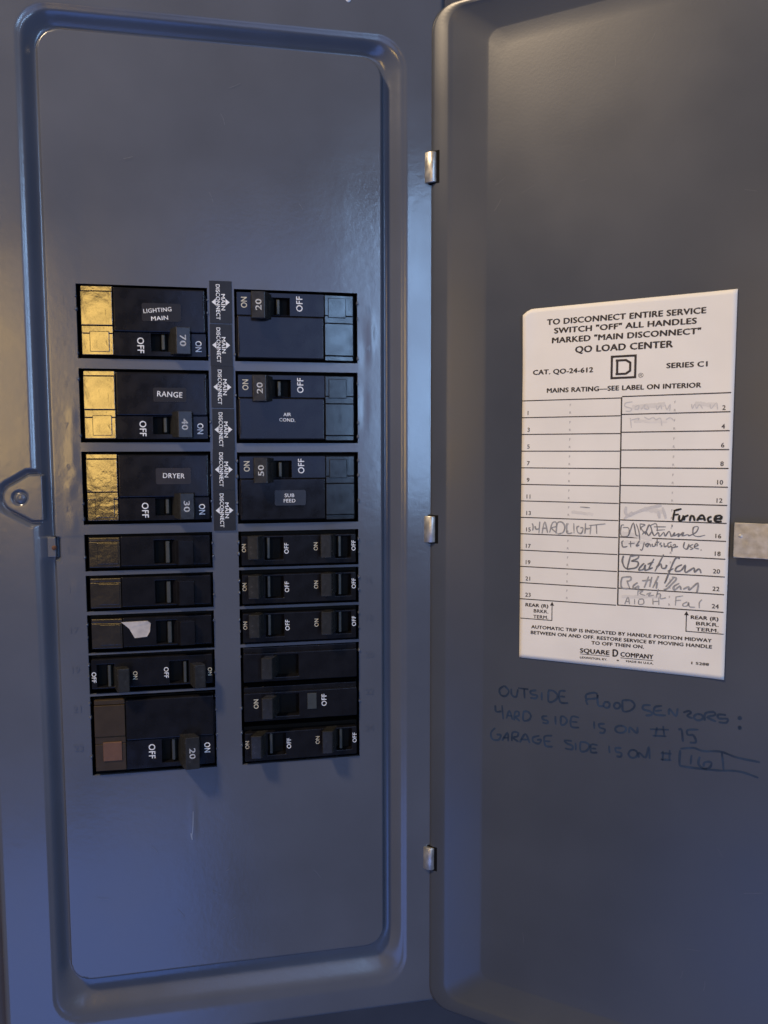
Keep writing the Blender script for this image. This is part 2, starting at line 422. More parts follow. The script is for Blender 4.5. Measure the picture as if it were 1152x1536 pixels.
def end_piece(parent, zt, zb, double, m, tilt, sqm=None, y=T):
    """outer third of a breaker: tilted glossy pad, lower step and small square"""
    x0, x1 = -27.2, -13.2
    dx = (x1-x0)*math.tan(tilt)
    def slab(z0, z1, xa=x0, xb=x1, lift=0., bev=.3, name='end_pad', mm=m, par=parent):
        ya = -y-lift+(x1-xa)*math.tan(tilt)*1.; yb = -y-lift+(x1-xb)*math.tan(tilt)
        q = MB(); q.hexa([(xa, 2, z0), (xb, 2, z0), (xb, 2, z1), (xa, 2, z1), (xa, ya, z0), (xb, yb, z0), (xb, yb, z1), (xa, ya, z1)])
        return q.obj(name, mm, par, bevel=bev)
    if double:
        slab(zt-3.2, zt-.9, lift=-.5, name='end_edge')
        slab(zt-18.6, zt-3.35, lift=.15)
        slab(zt-22.2, zt-18.75, lift=-.25, name='end_step')
        lo = slab(zb+1.6, zt-22.3, lift=-.1, name='end_step')
        slab(zt-30.6, zt-21.3, xa=-23.6, xb=-14.9, lift=.35, name='trip_window', mm=sqm or m, par=lo)
    else:
        slab(zt-3., zt-1.2, lift=-.4, name='end_edge')
        lo = slab(zb+1.5, zt-3.1, lift=0)
        slab(zb+3.0, zt-3.7, xa=-23.4, xb=-13.8, lift=.3, name='trip_window', mm=sqm or m, par=lo)
def make_double(label, loc_, side, num, words, endm, tilt, group, H=33.6, sqm=None, lowtext=CREAM, film=None, lift=0.):
    t = thing('circuit_breaker', label, 'breaker', loc_, (0, math.pi if side == 'R' else 0, 0), group)
    zt, zb = H/2, -H/2; zt0 = zt-1.3; zb0 = zb+1.5
    # dark core, main face with the handle well
    box('case', (-28.6, 28.5, 3.4, 18, zb0-.8, zt0+.5), VOID, t, .6)
    plate('front_face', [-13.0, 3.4, 14.0, 28.2], [zb0, zb0+2.2, zt-21.8, zt-21.5], {(1, 1)}, -T+.35, 4, BLACK, t, .4)
    q = MB(); zf0 = zt-21.3
    q.hexa([(-13.0, 4, zf0), (28.2, 4, zf0), (28.2, 4, zt0), (-13.0, 4, zt0), (-13.0, -T-.1, zf0), (28.2, -T-.25, zf0), (28.2, -T+.15, zt0), (-13.0, -T+.1, zt0)])
    up_ = q.obj('upper_face', BLACK, t, bevel=.7, seg=3)
    bx = MB(); bx.hexa([(27.0, 4, zf0+1), (28.75, 4, zf0+1), (28.75, 4, zt0-2.5), (27.0, 4, zt0-2.5), (27.0, -T-.2, zf0+1), (28.7, -T+1.0, zf0+1), (28.7, -T+1.0, zt0-2.5), (27.0, -T-.2, zt0-2.5)])
    bx.obj('inner_bevel', BLACK, t, bevel=.2)
    box('well_floor', (3.0, 14.4, 3.0, 3.9, zb0+2, zt-21), VOID, t, .1)
    box('indicator_rib', (8.0, 9.6, -1.0, 3.2, zb0+2.9, zt-22.1), RIB, t, .4)
    lever(t, 14.2, 21.4, zb0+.5, zt-19.3, 10.5, 17., num, h=7.4+lift)
    zc = zt-27.3
    word(t, 'OFF', -1.2, zc, 7.0, 3.0, y=-T+.31)
    word(t, 'ON', 24.8, zc, 4.9, 2.8, y=-T+.31, m=WHITE if side == 'L' else lowtext)
    end_piece(t, zt, zb, True, endm, tilt, sqm)
    for (s, xc, zc, w_, h_, rot) in words:
        fl = side == 'R'
        if fl: xc, zc = -xc, -zc
        word(up_, s, xc, zc, w_, h_, WHITE if film != 'faded' else CREAM, y=-T-.34, flip=fl, horiz=True, rot=rot, name='lettering')
    if film:
        xc, zc, wd, hg = film if isinstance(film, tuple) else (9.0, 5.4, 15, 8)
        if side == 'R': xc, zc = -xc, -zc
        rc = [(xc+sx*(wd/2-.9)+.9*math.cos(a), zc+sz*(hg/2-.9)+.9*math.sin(a)) for sx, sz, a0 in ((1, 1, 0), (-1, 1, 90), (-1, -1, 180), (1, -1, 270)) for a in (math.radians(a0+k*22.5) for k in range(5))]
        q = MB(); n = len(rc)
        q.add([(x, -T-.29, z) for x, z in rc]+[(x, -T, z) for x, z in rc], [tuple(range(n)), tuple(range(2*n-1, n-1, -1))]+[(i, (i+1) % n, n+(i+1) % n, n+i) for i in range(n)])
        q.obj('label_film', LABELF if 'range' in label or 'lighting' in label else LABELM, up_, smooth=False)
    return t
def make_tandem(label, loc_, side, group, onm=CREAM, first_on=True):
    t = thing('tandem_breaker', label, 'breaker', loc_, (0, math.pi if side == 'R' else 0, 0), group)
    zt, zb = 8.4, -8.4
    box('case', (-28.6, 28.5, 3.4, 18, zb-.1, zt+.1), VOID, t, .5)
    plate('front_face', [-27.8, -25.2, -19.6-1.2, -17.5, 8.0, 16.8, 28.0], [zb+1.7, zb+2.7, zt-3.4, zt-.7], {(1, 1), (2, 1), (4, 1)}, -T+.2, 4, BLACK, t, .45)
    box('well_floor', (-25.8, -17, 3.0, 3.9, zb+1.6, zt-3), VOID, t, .1)
    box('well_floor', (7.4, 17.2, 3.0, 3.9, zb+1.6, zt-3), VOID, t, .1)
    for dx in (0, 34.8):
        box('indicator_rib', (-20.5+dx, -19.+dx, -1.1, 3.2, zb+2.4, zt-3.8), RIB, t, .4)
        lever(t, -15.6+dx, -9.9+dx, zb+1.2, zt-4.3, -18.5+dx, -13.+dx, None, h=7.6)
    o_ = -T+.15
    word(t, 'OFF', -26.6, -.9, 5.0, 2.0, y=o_); word(t, 'ON', -7.9, -.9, 3.9, 2.0, onm, y=o_)
    word(t, 'OFF', 6.4, -.3, 5.2, 2.1, y=o_); word(t, 'ON', 26.8, -.9, 3.9, 1.9, onm, y=o_)
    return t
def make_single(label, loc_, group):
    t = thing('circuit_breaker', label, 'breaker', loc_, (0, 0, 0), group)
    zt, zb = 8.4, -8.4
    box('case', (-28.6, 28.5, 3.4, 18, zb-.1, zt+.1), VOID, t, .5)
    plate('front_face', [-13.0, 2.4, 11.5, 28.1], [zb+1.7, zb+2.8, zt-3.0, zt-.9], {(1, 1)}, -T+.1, 4, BLACK, t, .5)
    box('well_floor', (2., 12, 3.0, 3.9, zb+2, zt-2.5), VOID, t, .1)
    box('indicator_rib', (7.4, 9.4, -1.1, 3.2, zb+2.8, zt-3.4), RIB, t, .4)
    lever(t, 12.8, 20.4, zb+2.2, zt-3.0, 9.5, 16., None, h=5.2, m=BLACK)
    end_piece(t, zt, zb, False, ENDM, math.radians(4))
    return t
def make_plain(label, loc_, group, extra=False):
    t = thing('circuit_breaker', label, 'breaker', loc_, (0, math.pi, 0), group)
    zt, zb = 8.9, -8.6
    box('case', (-28.6, 28.5, 3.4, 18, zb-.1, zt+.1), VOID, t, .5)
    plate('front_face', [-28.0, 1.2, 13., 28.1], [zb+2.4, zb+4, zt-2.8, zt-.5], {(1, 1)}, -T, 4, BLACK, t, .6)
    box('lower_ledge', (-28, 28.1, 0, 4, zb, zb+2.6), BLACK, t, .4)
    box('well_floor', (.7, 13.5, 3.0, 3.9, zb+3.4, zt-2.4), VOID, t, .1)
    lever(t, 13.5, 19.4, zb+3.6, zt-3.4, 10.5, 16., None, h=7.8)
    if extra:
        box('test_window', (-7.6, -3.0, -T-.25, 0, -4.5, 3.6), RIB, t, .2)
        word(t, 'OFF', -11.3, -.6, 6.0, 2.5, y=-T-.05); word(t, 'ON', 22.2, -.6, 4.6, 2.3, CREAM, y=-T-.05)
    return t
GD = 'two-space breakers with numbered handles'
GT = 'tandem breakers with two small handles'
GS = 'narrow single breakers in the left column'
cxl = (LX[0]+LX[1])/2; cxr = (RX[0]+RX[1])/2
def zc_(s): return (s[0]+s[1])/2
A5 = math.radians(4.2)
make_double('black breaker at top left with 70 handle and faded lighting main label', (cxl, 0, zc_(LS[0])), 'L', '70',
            [('LIGHTING', 6.7, 5.6, 12.5, 1.9, math.radians(6)), ('MAIN', 7.6, 2.0, 7.5, 1.9, math.radians(5))], ENDM, A5, GD, film=(8.5, 4.6, 17.5, 8.2))
make_double('black breaker in left column with range label and 40 handle', (cxl, 0, zc_(LS[1])), 'L', '40',
            [('RANGE', 11.3, 5.4, 11.3, 2.5, math.radians(-3))], ENDM, A5, GD, film=(11.3, 5.2, 15, 6.5))
make_double('black breaker in left column with dryer label and 30 handle', (cxl, 0, zc_(LS[2])), 'L', '30',
            [('DRYER', 12.2, 5.6, 9.8, 2.3, math.radians(-2))], ENDM, A5, GD, film=(12.0, 5.4, 16, 7.6))
make_double('black breaker at bottom of left column with brown end and 20 handle', (cxl, 0, zc_(LS[7])), 'L', '20',
            [], BROWN, math.radians(1), GD, H=37, sqm=PINK, lift=1.2)
make_double('black breaker at top right with unlabelled face and 20 handle', (cxr, 0, zc_(RS[0])), 'R', '20', [], ENDR, math.radians(3.6), GD)
make_double('black breaker in right column with air cond label and 20 handle', (cxr, 0, zc_(RS[1])), 'R', '20',
            [('AIR', -5.2, -3.4, 3.6, 1.6, 0), ('COND.', -5.2, -6.0, 7.6, 1.6, math.radians(-2))], ENDR, math.radians(1.7), GD)
make_double('black breaker in right column with sub feed label and 50 handle', (cxr, 0, zc_(RS[2])), 'R', '50',
            [('SUB', -4.6, -3.6, 4.6, 1.7, 0), ('FEED', -4.6, -6.2, 5.6, 1.7, 0)], ENDR, math.radians(1.2), GD, film=(-4.2, -4.8, 15, 7.4))
make_single('narrow black breaker directly below the dryer breaker', (cxl, 0, zc_(LS[3])), GS)
make_single('narrow black breaker with an olive-tinted sheen on its end, second below the dryer breaker', (cxl, 0, zc_(LS[4])), GS)
fl = make_single('narrow black breaker with a silver peeled flake on its face', (cxl, 0, zc_(LS[5])), GS)
q = MB(); P = [(-13.5, 5.6), (-1.6, 5.8), (-.2, 4.6), (-.6, .6), (-2, -1.8), (-7.6, -2.2), (-10., 2.4)]
n = len(P); q.add([(x, -T-.3-.15*(i % 2), z) for i, (x, z) in enumerate(P)]+[(x, -T+.1, z) for x, z in P], [tuple(range(n)), tuple(range(2*n-1, n-1, -1))]+[(i, (i+1) % n, n+(i+1) % n, n+i) for i in range(n)])
q.obj('silver_flake', FOIL, fl, smooth=False)
make_tandem('black tandem breaker in left column, just above the brown-ended 20 breaker', (cxl, 0, zc_(LS[6])), 'L', GT)
make_tandem('black tandem breaker directly below the sub feed breaker', (cxr, 0, zc_(RS[3])), 'R', GT)
make_tandem('middle of the three black tandem breakers below the sub feed breaker', (cxr, 0, zc_(RS[4])), 'R', GT)
make_tandem('black tandem breaker in right column, just above the unlettered single breaker', (cxr, 0, zc_(RS[5])), 'R', GT)
make_plain('unlettered black breaker with one handle in the lower right opening', (cxr, 0, -182.2), 'single breakers in the lower right opening')
make_plain('black breaker with one handle and small grey test window in right column', (cxr, 0, -202.0), 'single breakers in the lower right opening', True)
make_tandem('black tandem breaker at the bottom of the right column', (cxr, 0, -222.8), 'R', GT)

# handwriting strokes, measured on the door plane in mm
HAND = {
  'yardlight': [[(53.5,-112.0),(54.0,-113.4),(53.8,-115.4)],[(54.8,-113.4),(55.3,-114.8),(57.0,-114.5)],[(57.2,-111.1),(56.8,-116.7)],[(58.3,-116.7),(59.5,-111.2),(61.0,-116.3)],[(58.5,-114.2),(60.7,-114.1)],[(62.0,-116.0),(63.1,-111.6),(64.8,-111.0),(65.1,-112.9),(62.9,-114.0),(65.6,-116.3)],[(65.1,-116.3),(65.5,-111.5),(67.7,-110.9),(69.2,-112.8),(68.3,-115.7),(65.9,-116.5)],[(70.0,-111.3),(70.1,-115.9),(72.6,-115.7)],[(73.2,-111.2),(73.4,-115.9)],[(75.8,-112.5),(74.7,-113.2),(75.2,-115.4),(76.8,-115.8),(77.5,-113.4),(76.3,-113.2)],[(78.6,-110.9),(78.5,-115.7)],[(78.4,-113.5),(81.0,-113.2)],[(81.1,-111.8),(80.8,-116.1)],[(80.5,-112.0),(87.6,-110.9)],[(83.5,-111.7),(83.8,-115.7)],[(76.1,-103.5),(80.4,-103.7)]],
  'furnace': [[(117.2,-103.7),(116.6,-108.2)],[(116.7,-103.9),(120.0,-102.9)],[(116.9,-105.8),(118.9,-105.3)],[(119.2,-105.7),(119.1,-107.9),(120.3,-107.8),(120.9,-105.7)],[(121.4,-105.9),(121.2,-108.0)],[(121.3,-106.4),(122.9,-105.6)],[(123.5,-108.2),(123.9,-106.0),(125.0,-106.2),(125.4,-108.1)],[(126.4,-108.0),(127.6,-105.8),(128.9,-105.7),(129.6,-107.9)],[(126.9,-107.1),(129.1,-107.0)],[(132.2,-105.9),(130.9,-106.5),(131.0,-107.9),(132.4,-107.8)],[(133.5,-106.8),(136.1,-106.5),(135.6,-105.3),(133.7,-105.9),(133.6,-107.7),(136.3,-107.9)]],
  'smudge': [[(96.5,-102.7),(96.3,-105.1),(97.3,-107.3)],[(97.5,-107.0),(102.6,-104.4),(108.5,-102.3),(111.7,-101.7)],[(95.7,-108.3),(99.3,-105.0)],[(110.4,-104.1),(110.9,-107.5)],[(112.1,-102.6),(113.6,-107.4)]],
  'row16': [[(95.7,-111.0),(94.6,-111.6),(94.7,-116.0),(97.7,-115.8),(97.9,-112.4),(95.3,-112.3)],[(98.2,-115.3),(99.9,-109.9),(101.2,-115.2),(102.2,-115.6)],[(101.1,-110.3),(102.3,-113.6),(102.7,-117.5)],[(102.7,-110.2),(103.0,-113.1)],[(102.7,-110.2),(105.0,-110.6),(103.2,-112.1),(105.6,-114.9)],[(105.2,-115.0),(106.9,-110.5),(108.4,-114.8)],[(106.9,-111.0),(109.6,-109.9),(110.2,-113.3)],[(108.7,-111.4),(113.7,-111.2)],[(109.7,-112.8),(113.3,-112.4)],[(103.8,-115.0),(105.1,-113.5),(106.5,-115.4),(107.9,-113.4),(108.8,-115.3),(110.6,-113.7),(111.1,-115.6),(112.9,-113.6),(113.4,-115.3),(115.1,-113.0),(116.1,-115.4),(117.4,-113.4),(117.0,-115.1),(119.2,-113.8),(118.8,-115.3),(120.9,-113.2),(120.5,-114.9),(122.7,-114.1),(123.2,-114.6)],[(123.2,-114.8),(126.2,-113.0),(127.0,-110.6),(125.2,-110.9),(125.1,-114.0),(127.1,-114.8),(129.9,-114.0)],[(116.3,-110.1),(116.3,-111.1)]],
  'row18': [[(95.7,-118.4),(95.0,-118.9),(95.5,-121.1),(97.4,-120.8)],[(98.9,-118.2),(99.0,-120.9)],[(98.0,-119.5),(100.6,-119.1)],[(102.7,-117.8),(101.3,-120.3),(102.7,-119.7)],[(104.8,-118.4),(103.9,-121.9),(103.0,-121.7)],[(106.6,-118.8),(105.5,-119.6),(106.2,-120.5),(107.1,-119.0),(107.6,-120.4)],[(108.2,-118.9),(108.3,-120.1),(109.4,-119.8),(109.6,-118.6)],[(110.2,-116.2),(110.3,-120.0)],[(109.6,-118.1),(111.2,-118.0)],[(112.1,-118.2),(111.4,-119.0),(112.4,-119.7),(111.7,-120.2)],[(113.2,-118.4),(113.3,-120.1),(114.4,-119.6)],[(116.4,-117.8),(114.8,-118.6),(115.1,-120.2),(116.4,-119.7),(116.5,-122.1)],[(116.4,-120.2),(118.9,-119.5)],[(116.9,-119.2),(117.7,-118.7),(118.0,-119.4)],[(121.7,-117.5),(121.3,-119.9),(122.9,-120.5),(123.5,-118.3)],[(125.0,-118.3),(123.7,-119.3),(125.1,-120.1),(124.0,-120.7)],[(125.5,-119.4),(127.2,-118.6),(126.3,-117.9),(125.7,-119.6),(127.5,-120.2)],[(128.3,-120.5),(128.6,-120.8)]],
  'bath1': [[(96.0,-125.0),(95.4,-127.5),(96.6,-130.4),(98.5,-131.0)],[(99.1,-124.3),(97.6,-131.1)],[(99.1,-125.1),(101.9,-124.4),(102.4,-125.6),(99.4,-127.3)],[(99.4,-127.3),(102.4,-127.6),(101.6,-130.1),(97.6,-131.1)],[(105.0,-127.9),(103.2,-130.0),(103.0,-131.2),(104.8,-130.6),(105.5,-128.6),(105.5,-131.0),(107.2,-130.4)],[(109.1,-125.7),(107.1,-130.2),(108.7,-129.6)],[(106.4,-128.3),(108.9,-127.1)],[(113.1,-123.5),(109.7,-131.2)],[(110.1,-129.5),(111.9,-127.7),(112.6,-129.6),(114.0,-129.5),(114.4,-128.0)],[(119.9,-125.0),(118.6,-124.6),(117.3,-126.6),(115.6,-131.5),(113.9,-136.5)],[(115.1,-130.8),(117.4,-129.5)],[(120.9,-127.6),(118.7,-128.9),(118.3,-130.6),(120.5,-130.2),(122.2,-127.7),(122.1,-130.6),(123.2,-130.7)],[(123.2,-130.7),(125.8,-128.7),(126.0,-130.5),(127.9,-129.0),(128.7,-130.8)]],
  'bath2': [[(95.6,-135.0),(95.1,-137.5),(95.7,-139.9),(98.7,-139.9)],[(95.6,-135.0),(99.1,-134.5),(99.4,-135.9),(97.7,-136.8)],[(97.7,-136.3),(99.0,-139.7)],[(102.4,-136.9),(100.6,-138.5),(100.9,-139.8),(102.7,-138.4),(102.7,-139.6)],[(107.0,-133.9),(105.3,-139.1)],[(104.3,-136.0),(108.4,-135.2)],[(108.4,-134.0),(107.6,-138.5)],[(111.3,-133.3),(109.0,-138.8)],[(109.6,-137.1),(110.7,-136.3),(110.4,-139.0)],[(117.0,-133.4),(118.8,-133.9),(116.7,-136.8),(114.9,-138.8),(113.6,-139.2)],[(117.5,-133.8),(114.4,-137.9)],[(119.8,-136.0),(117.6,-137.7),(118.1,-139.1),(120.2,-137.2),(120.7,-138.8)],[(121.6,-138.5),(123.8,-137.2),(124.1,-138.6),(127.3,-135.4),(127.7,-136.8),(127.2,-139.5)]],
  'row24': [[(102.7,-139.8),(102.6,-142.8)],[(102.8,-140.8),(104.8,-140.4),(103.5,-141.8),(105.8,-142.5)],[(106.3,-142.0),(108.1,-141.1),(107.2,-142.7),(109.5,-142.0)],[(111.3,-139.1),(110.5,-143.1)],[(110.6,-141.6),(112.2,-141.3),(112.3,-143.4),(114.6,-142.8)],[(97.0,-147.3),(98.4,-143.9),(99.1,-147.1)],[(97.5,-146.0),(98.9,-145.9)],[(101.2,-144.4),(101.3,-146.9)],[(103.1,-144.5),(104.9,-144.3),(105.2,-146.3),(103.1,-146.7),(103.1,-144.8)],[(109.1,-143.5),(109.2,-146.4)],[(111.6,-143.0),(111.7,-146.4)],[(109.1,-145.0),(111.6,-144.7)],[(118.8,-141.9),(118.6,-146.0)],[(118.8,-142.1),(121.7,-141.4)],[(118.7,-143.8),(120.9,-143.4)],[(123.5,-143.9),(121.8,-145.0),(122.0,-146.0),(123.6,-145.6),(124.0,-144.1),(124.5,-146.0),(126.7,-146.0)],[(129.4,-142.4),(128.4,-143.9),(128.5,-146.3)]],
  'row2': [[(98.2,-55.8),(95.4,-56.2),(95.0,-57.7),(97.8,-58.7),(97.4,-59.9),(95.3,-59.8)],[(99.2,-58.3),(101.0,-57.4),(100.6,-59.2),(99.2,-59.0)],[(102.0,-59.3),(103.7,-57.0),(103.3,-58.8),(105.2,-59.1),(104.2,-57.2)],[(108.3,-57.6),(108.8,-59.5),(110.1,-57.6),(110.6,-59.5)],[(111.9,-57.2),(112.8,-59.6),(114.1,-57.3),(113.9,-60.3)],[(122.8,-57.5),(123.1,-59.4),(124.1,-57.5),(124.8,-59.4),(125.9,-57.8),(127.2,-59.5)],[(130.1,-57.7),(130.6,-59.6),(132.6,-57.3),(133.1,-60.1)],[(97.4,-63.0),(98.0,-67.3)],[(97.7,-63.9),(101.1,-63.1),(100.7,-64.0)],[(103.4,-62.6),(105.3,-63.6),(107.1,-62.9),(108.4,-63.9),(110.2,-63.3),(110.8,-66.6)],[(112.5,-64.0),(114.2,-63.1),(115.6,-64.3)]],
  'door': [[(40.5,-193.3),(38.0,-195.5),(38.7,-198.2),(41.2,-198.4),(42.8,-195.7),(40.5,-193.3)],[(44.0,-194.3),(44.3,-197.4),(46.5,-198.0),(47.4,-194.1)],[(47.4,-193.5),(52.6,-193.4)],[(50.5,-193.4),(50.8,-198.2)],[(56.5,-193.4),(53.8,-194.1),(54.1,-195.6),(56.9,-195.8),(56.3,-197.4),(53.6,-197.5)],[(59.2,-193.9),(59.3,-197.9)],[(62.5,-192.6),(62.6,-198.0),(65.5,-197.2),(67.0,-194.6),(64.9,-192.5),(62.2,-192.6)],[(70.7,-191.7),(67.8,-192.4),(68.2,-197.4),(72.0,-197.4)],[(68.2,-194.7),(70.5,-194.6)],[(80.3,-194.1),(80.5,-192.0),(83.9,-190.6),(85.6,-191.0)],[(81.2,-196.9),(80.6,-194.4),(85.1,-193.1),(85.6,-191.3)],[(85.6,-191.3),(86.0,-196.2),(88.5,-196.4)],[(89.9,-194.1),(90.7,-194.3),(91.2,-195.1),(91.1,-196.0),(90.5,-196.8),(89.6,-197.0),(88.9,-196.7),(88.5,-195.9),(88.7,-195.0),(89.3,-194.3),(90.2,-194.1)],[(94.6,-193.8),(95.4,-194.0),(95.9,-194.8),(95.8,-195.7),(95.2,-196.4),(94.3,-196.7),(93.6,-196.4),(93.2,-195.6),(93.4,-194.7),(94.0,-194.0),(94.9,-193.8)],[(96.9,-192.4),(97.3,-197.3),(100.6,-196.6),(102.4,-193.9),(100.5,-191.9),(96.7,-192.4)],[(35.9,-203.9),(36.3,-207.0),(39.1,-206.5)],[(39.4,-203.4),(40.1,-210.4)],[(41.7,-209.8),(43.2,-205.6),(44.8,-209.9)],[(42.0,-208.2),(44.5,-208.1)],[(45.7,-210.1),(46.0,-206.0),(47.8,-205.4),(47.9,-207.3),(46.3,-208.2),(48.5,-210.0)],[(50.3,-205.1),(50.3,-209.3),(53.1,-208.6),(54.0,-206.3),(52.4,-204.6),(50.0,-205.0)],[(62.1,-205.3),(59.7,-206.0),(60.0,-207.2),(62.4,-207.7),(61.9,-209.0),(59.8,-208.9)],[(66.0,-204.7),(66.2,-208.9)],[(68.6,-204.6),(68.8,-208.4),(70.7,-207.9),(71.6,-205.9),(70.1,-204.3),(68.5,-204.5)],[(77.3,-203.7),(73.8,-203.8),(73.6,-208.5),(77.4,-208.5)],[(73.9,-206.2),(76.5,-206.0)],[(84.3,-204.4),(84.5,-207.9)],[(89.2,-204.7),(86.7,-205.3),(87.0,-206.9),(89.3,-207.4),(88.7,-209.2),(86.8,-209.3)],[(96.6,-204.4),(98.0,-204.6),(98.8,-205.4),(98.6,-206.5),(97.6,-207.5),(96.0,-207.9),(94.6,-207.6),(94.0,-206.7),(94.3,-205.6),(95.5,-204.7),(97.1,-204.4)],[(36.0,-215.5),(33.8,-218.3),(34.5,-221.4),(37.7,-221.4),(38.9,-218.7),(36.7,-218.8)],[(39.6,-221.4),(42.4,-216.9),(42.7,-221.2)],[(40.2,-219.8),(42.7,-219.4)],[(44.6,-220.8),(44.9,-216.4),(47.7,-216.0),(47.4,-217.9),(45.2,-218.9),(48.0,-220.6)],[(48.6,-220.8),(51.4,-216.0),(53.6,-220.2)],[(49.2,-219.1),(52.6,-218.7)],[(58.4,-215.7),(55.3,-217.1),(55.4,-219.2),(58.1,-219.7),(59.3,-217.6),(57.2,-218.0)],[(64.6,-214.6),(61.1,-215.5),(60.8,-218.0),(61.7,-220.3),(65.0,-220.0)],[(61.1,-217.9),(63.8,-217.6)],[(74.1,-215.6),(70.6,-216.0),(71.8,-217.2),(74.4,-218.0),(74.1,-219.8),(70.9,-219.8)],[(75.8,-216.2),(76.0,-219.8)],[(78.1,-215.5),(78.3,-219.7),(81.0,-219.2),(82.4,-216.5),(80.7,-215.2),(78.0,-215.4)],[(86.1,-215.6),(83.2,-215.8),(83.2,-219.4),(86.1,-219.1)],[(83.3,-217.7),(85.5,-217.4)],[(91.4,-214.9),(91.7,-218.4)],[(96.9,-215.1),(94.4,-215.5),(94.7,-217.2),(96.9,-217.4),(96.7,-219.2),(94.8,-219.3)],[(100.3,-207.3),(100.5,-204.6),(103.6,-206.8),(103.8,-203.8)],[(109.3,-204.0),(117.4,-202.9)],[(110.5,-206.8),(116.4,-206.1)],[(112.3,-202.6),(111.6,-207.2)],[(114.9,-201.6),(115.6,-206.5)],[(121.4,-202.3),(122.7,-202.0),(123.4,-207.4)],[(129.7,-200.8),(125.3,-201.7),(125.4,-203.9),(127.7,-203.8),(128.8,-206.7),(126.2,-207.3)],[(102.3,-214.9),(103.4,-215.2),(104.1,-216.1),(103.9,-217.4),(103.1,-218.4),(101.9,-218.8),(100.8,-218.4),(100.2,-217.4),(100.5,-216.2),(101.4,-215.2),(102.7,-214.9)],[(104.7,-218.2),(104.9,-215.8),(107.7,-217.6),(109.0,-212.3),(109.5,-217.9)],[(114.2,-214.3),(118.8,-213.8)],[(114.3,-217.3),(118.8,-216.8)],[(115.1,-213.3),(115.1,-217.7)],[(118.0,-212.2),(118.0,-217.3)],[(122.4,-211.4),(122.3,-217.8),(123.9,-218.7),(131.2,-218.4),(139.4,-217.7),(142.9,-217.0),(147.9,-216.8),(154.1,-218.1)],[(122.4,-210.8),(127.9,-209.5),(132.0,-210.2),(138.9,-209.2),(145.2,-210.6),(154.5,-211.1)],[(139.4,-209.4),(140.4,-217.5)],[(127.2,-212.8),(126.9,-217.2)],[(130.6,-213.0),(130.1,-216.3),(132.3,-218.2),(134.8,-217.1),(135.3,-214.7),(132.7,-215.2),(132.2,-217.3)],[(109.3,-192.8),(106.3,-193.3),(106.1,-195.1),(109.4,-195.8),(109.7,-197.2),(107.2,-197.9)],[(114.2,-192.4),(111.2,-193.4),(111.0,-196.7),(115.9,-196.5)],[(111.3,-195.2),(114.2,-194.4)],[(117.2,-196.0),(117.4,-193.3),(120.1,-196.1),(120.8,-192.5)],[(123.2,-194.1),(125.3,-193.0),(126.4,-193.6),(124.9,-195.3),(127.2,-196.1)],[(129.6,-193.7),(130.7,-193.9),(131.3,-194.6),(131.2,-195.5),(130.4,-196.3),(129.2,-196.6),(128.2,-196.3),(127.7,-195.6),(128.0,-194.6),(128.9,-193.9),(130.0,-193.7)],[(132.1,-196.4),(132.3,-193.0),(135.6,-191.9),(136.1,-193.2),(133.1,-194.6),(136.7,-196.0)],[(140.6,-192.5),(137.6,-192.7),(137.7,-194.4),(141.2,-194.1),(140.7,-195.9),(137.7,-196.1)],[(146.0,-192.5),(146.3,-192.5),(146.4,-192.8),(146.4,-193.1),(146.2,-193.3),(146.0,-193.4),(145.7,-193.3),(145.6,-193.0),(145.7,-192.7),(145.9,-192.5),(146.1,-192.5)],[(146.2,-196.8),(146.4,-196.8),(146.5,-197.1),(146.5,-197.3),(146.3,-197.6),(146.1,-197.7),(145.9,-197.6),(145.8,-197.3),(145.8,-197.0),(146.0,-196.8),(146.3,-196.8)]],
}
# ------------------------------------------------------------------ door
AN = 0.6445899552952036
door = thing('panel_door', 'open grey enamelled panel door with blue handwriting on its recessed inside', 'door', (0, 0, -371.5), (0, 0, -AN))
DZ = -371.5
def rrect(u0, u1, z0, z1, r, n=8, m=14):
    P = []
    cs = [(u1-r, z1-r, 0), (u0+r, z1-r, 90), (u0+r, z0+r, 180), (u1-r, z0+r, 270)]
    for k, (cx, cz, a) in enumerate(cs):
        for i in range(n+1):
            t = math.radians(a+90*i/n); P.append((cx+r*math.cos(t), cz+r*math.sin(t)))
        nx_ = cs[(k+1) % 4]; t = math.radians(nx_[2]); e1 = (nx_[0]+r*math.cos(t), nx_[1]+r*math.sin(t)); e0 = P[-1]
        for i in range(1, m): P.append((lerp(e0[0], e1[0], i/m), lerp(e0[1], e1[1], i/m)))
    return P
def mix(a, b, t): return tuple(lerp(x, y, t) for x, y in zip(a, b))
OUT = (1.7, 200, -371.5, 133.5, 11); RID = (11.0, 190, -364, 130.5, 8); CRE = (29.8, 172, -349, 118.3, 5.5)
rings = [(OUT, 9.), (OUT, 1.4), (mix(OUT, RID, .05), .55), (mix(OUT, RID, .14), .12), (mix(OUT, RID, .25), 0), (mix(OUT, RID, .92), 0), (RID, .2),
         (mix(RID, CRE, .05), .5), (mix(RID, CRE, .12), 1.0), (mix(RID, CRE, .9), 3.7), (mix(RID, CRE, .96), 3.93), (CRE, 4.02)]
inn = CRE
for k in (8, 30):
    inn2 = (CRE[0]+k, CRE[1]-k, CRE[2]+k, CRE[3]-k, max(1, CRE[4]-k*.1)); rings.append((inn2, 4.02))
V = []; F = []
for rc, o_ in rings:
    P = rrect(*rc); N = len(P); V += [(x, o_, z-DZ) for x, z in P]
for k in range(len(rings)-1):
    for i in range(N): F.append((k*N+i, k*N+(i+1) % N, (k+1)*N+(i+1) % N, (k+1)*N+i))
F.append(tuple(range((len(rings)-1)*N, len(rings)*N)))
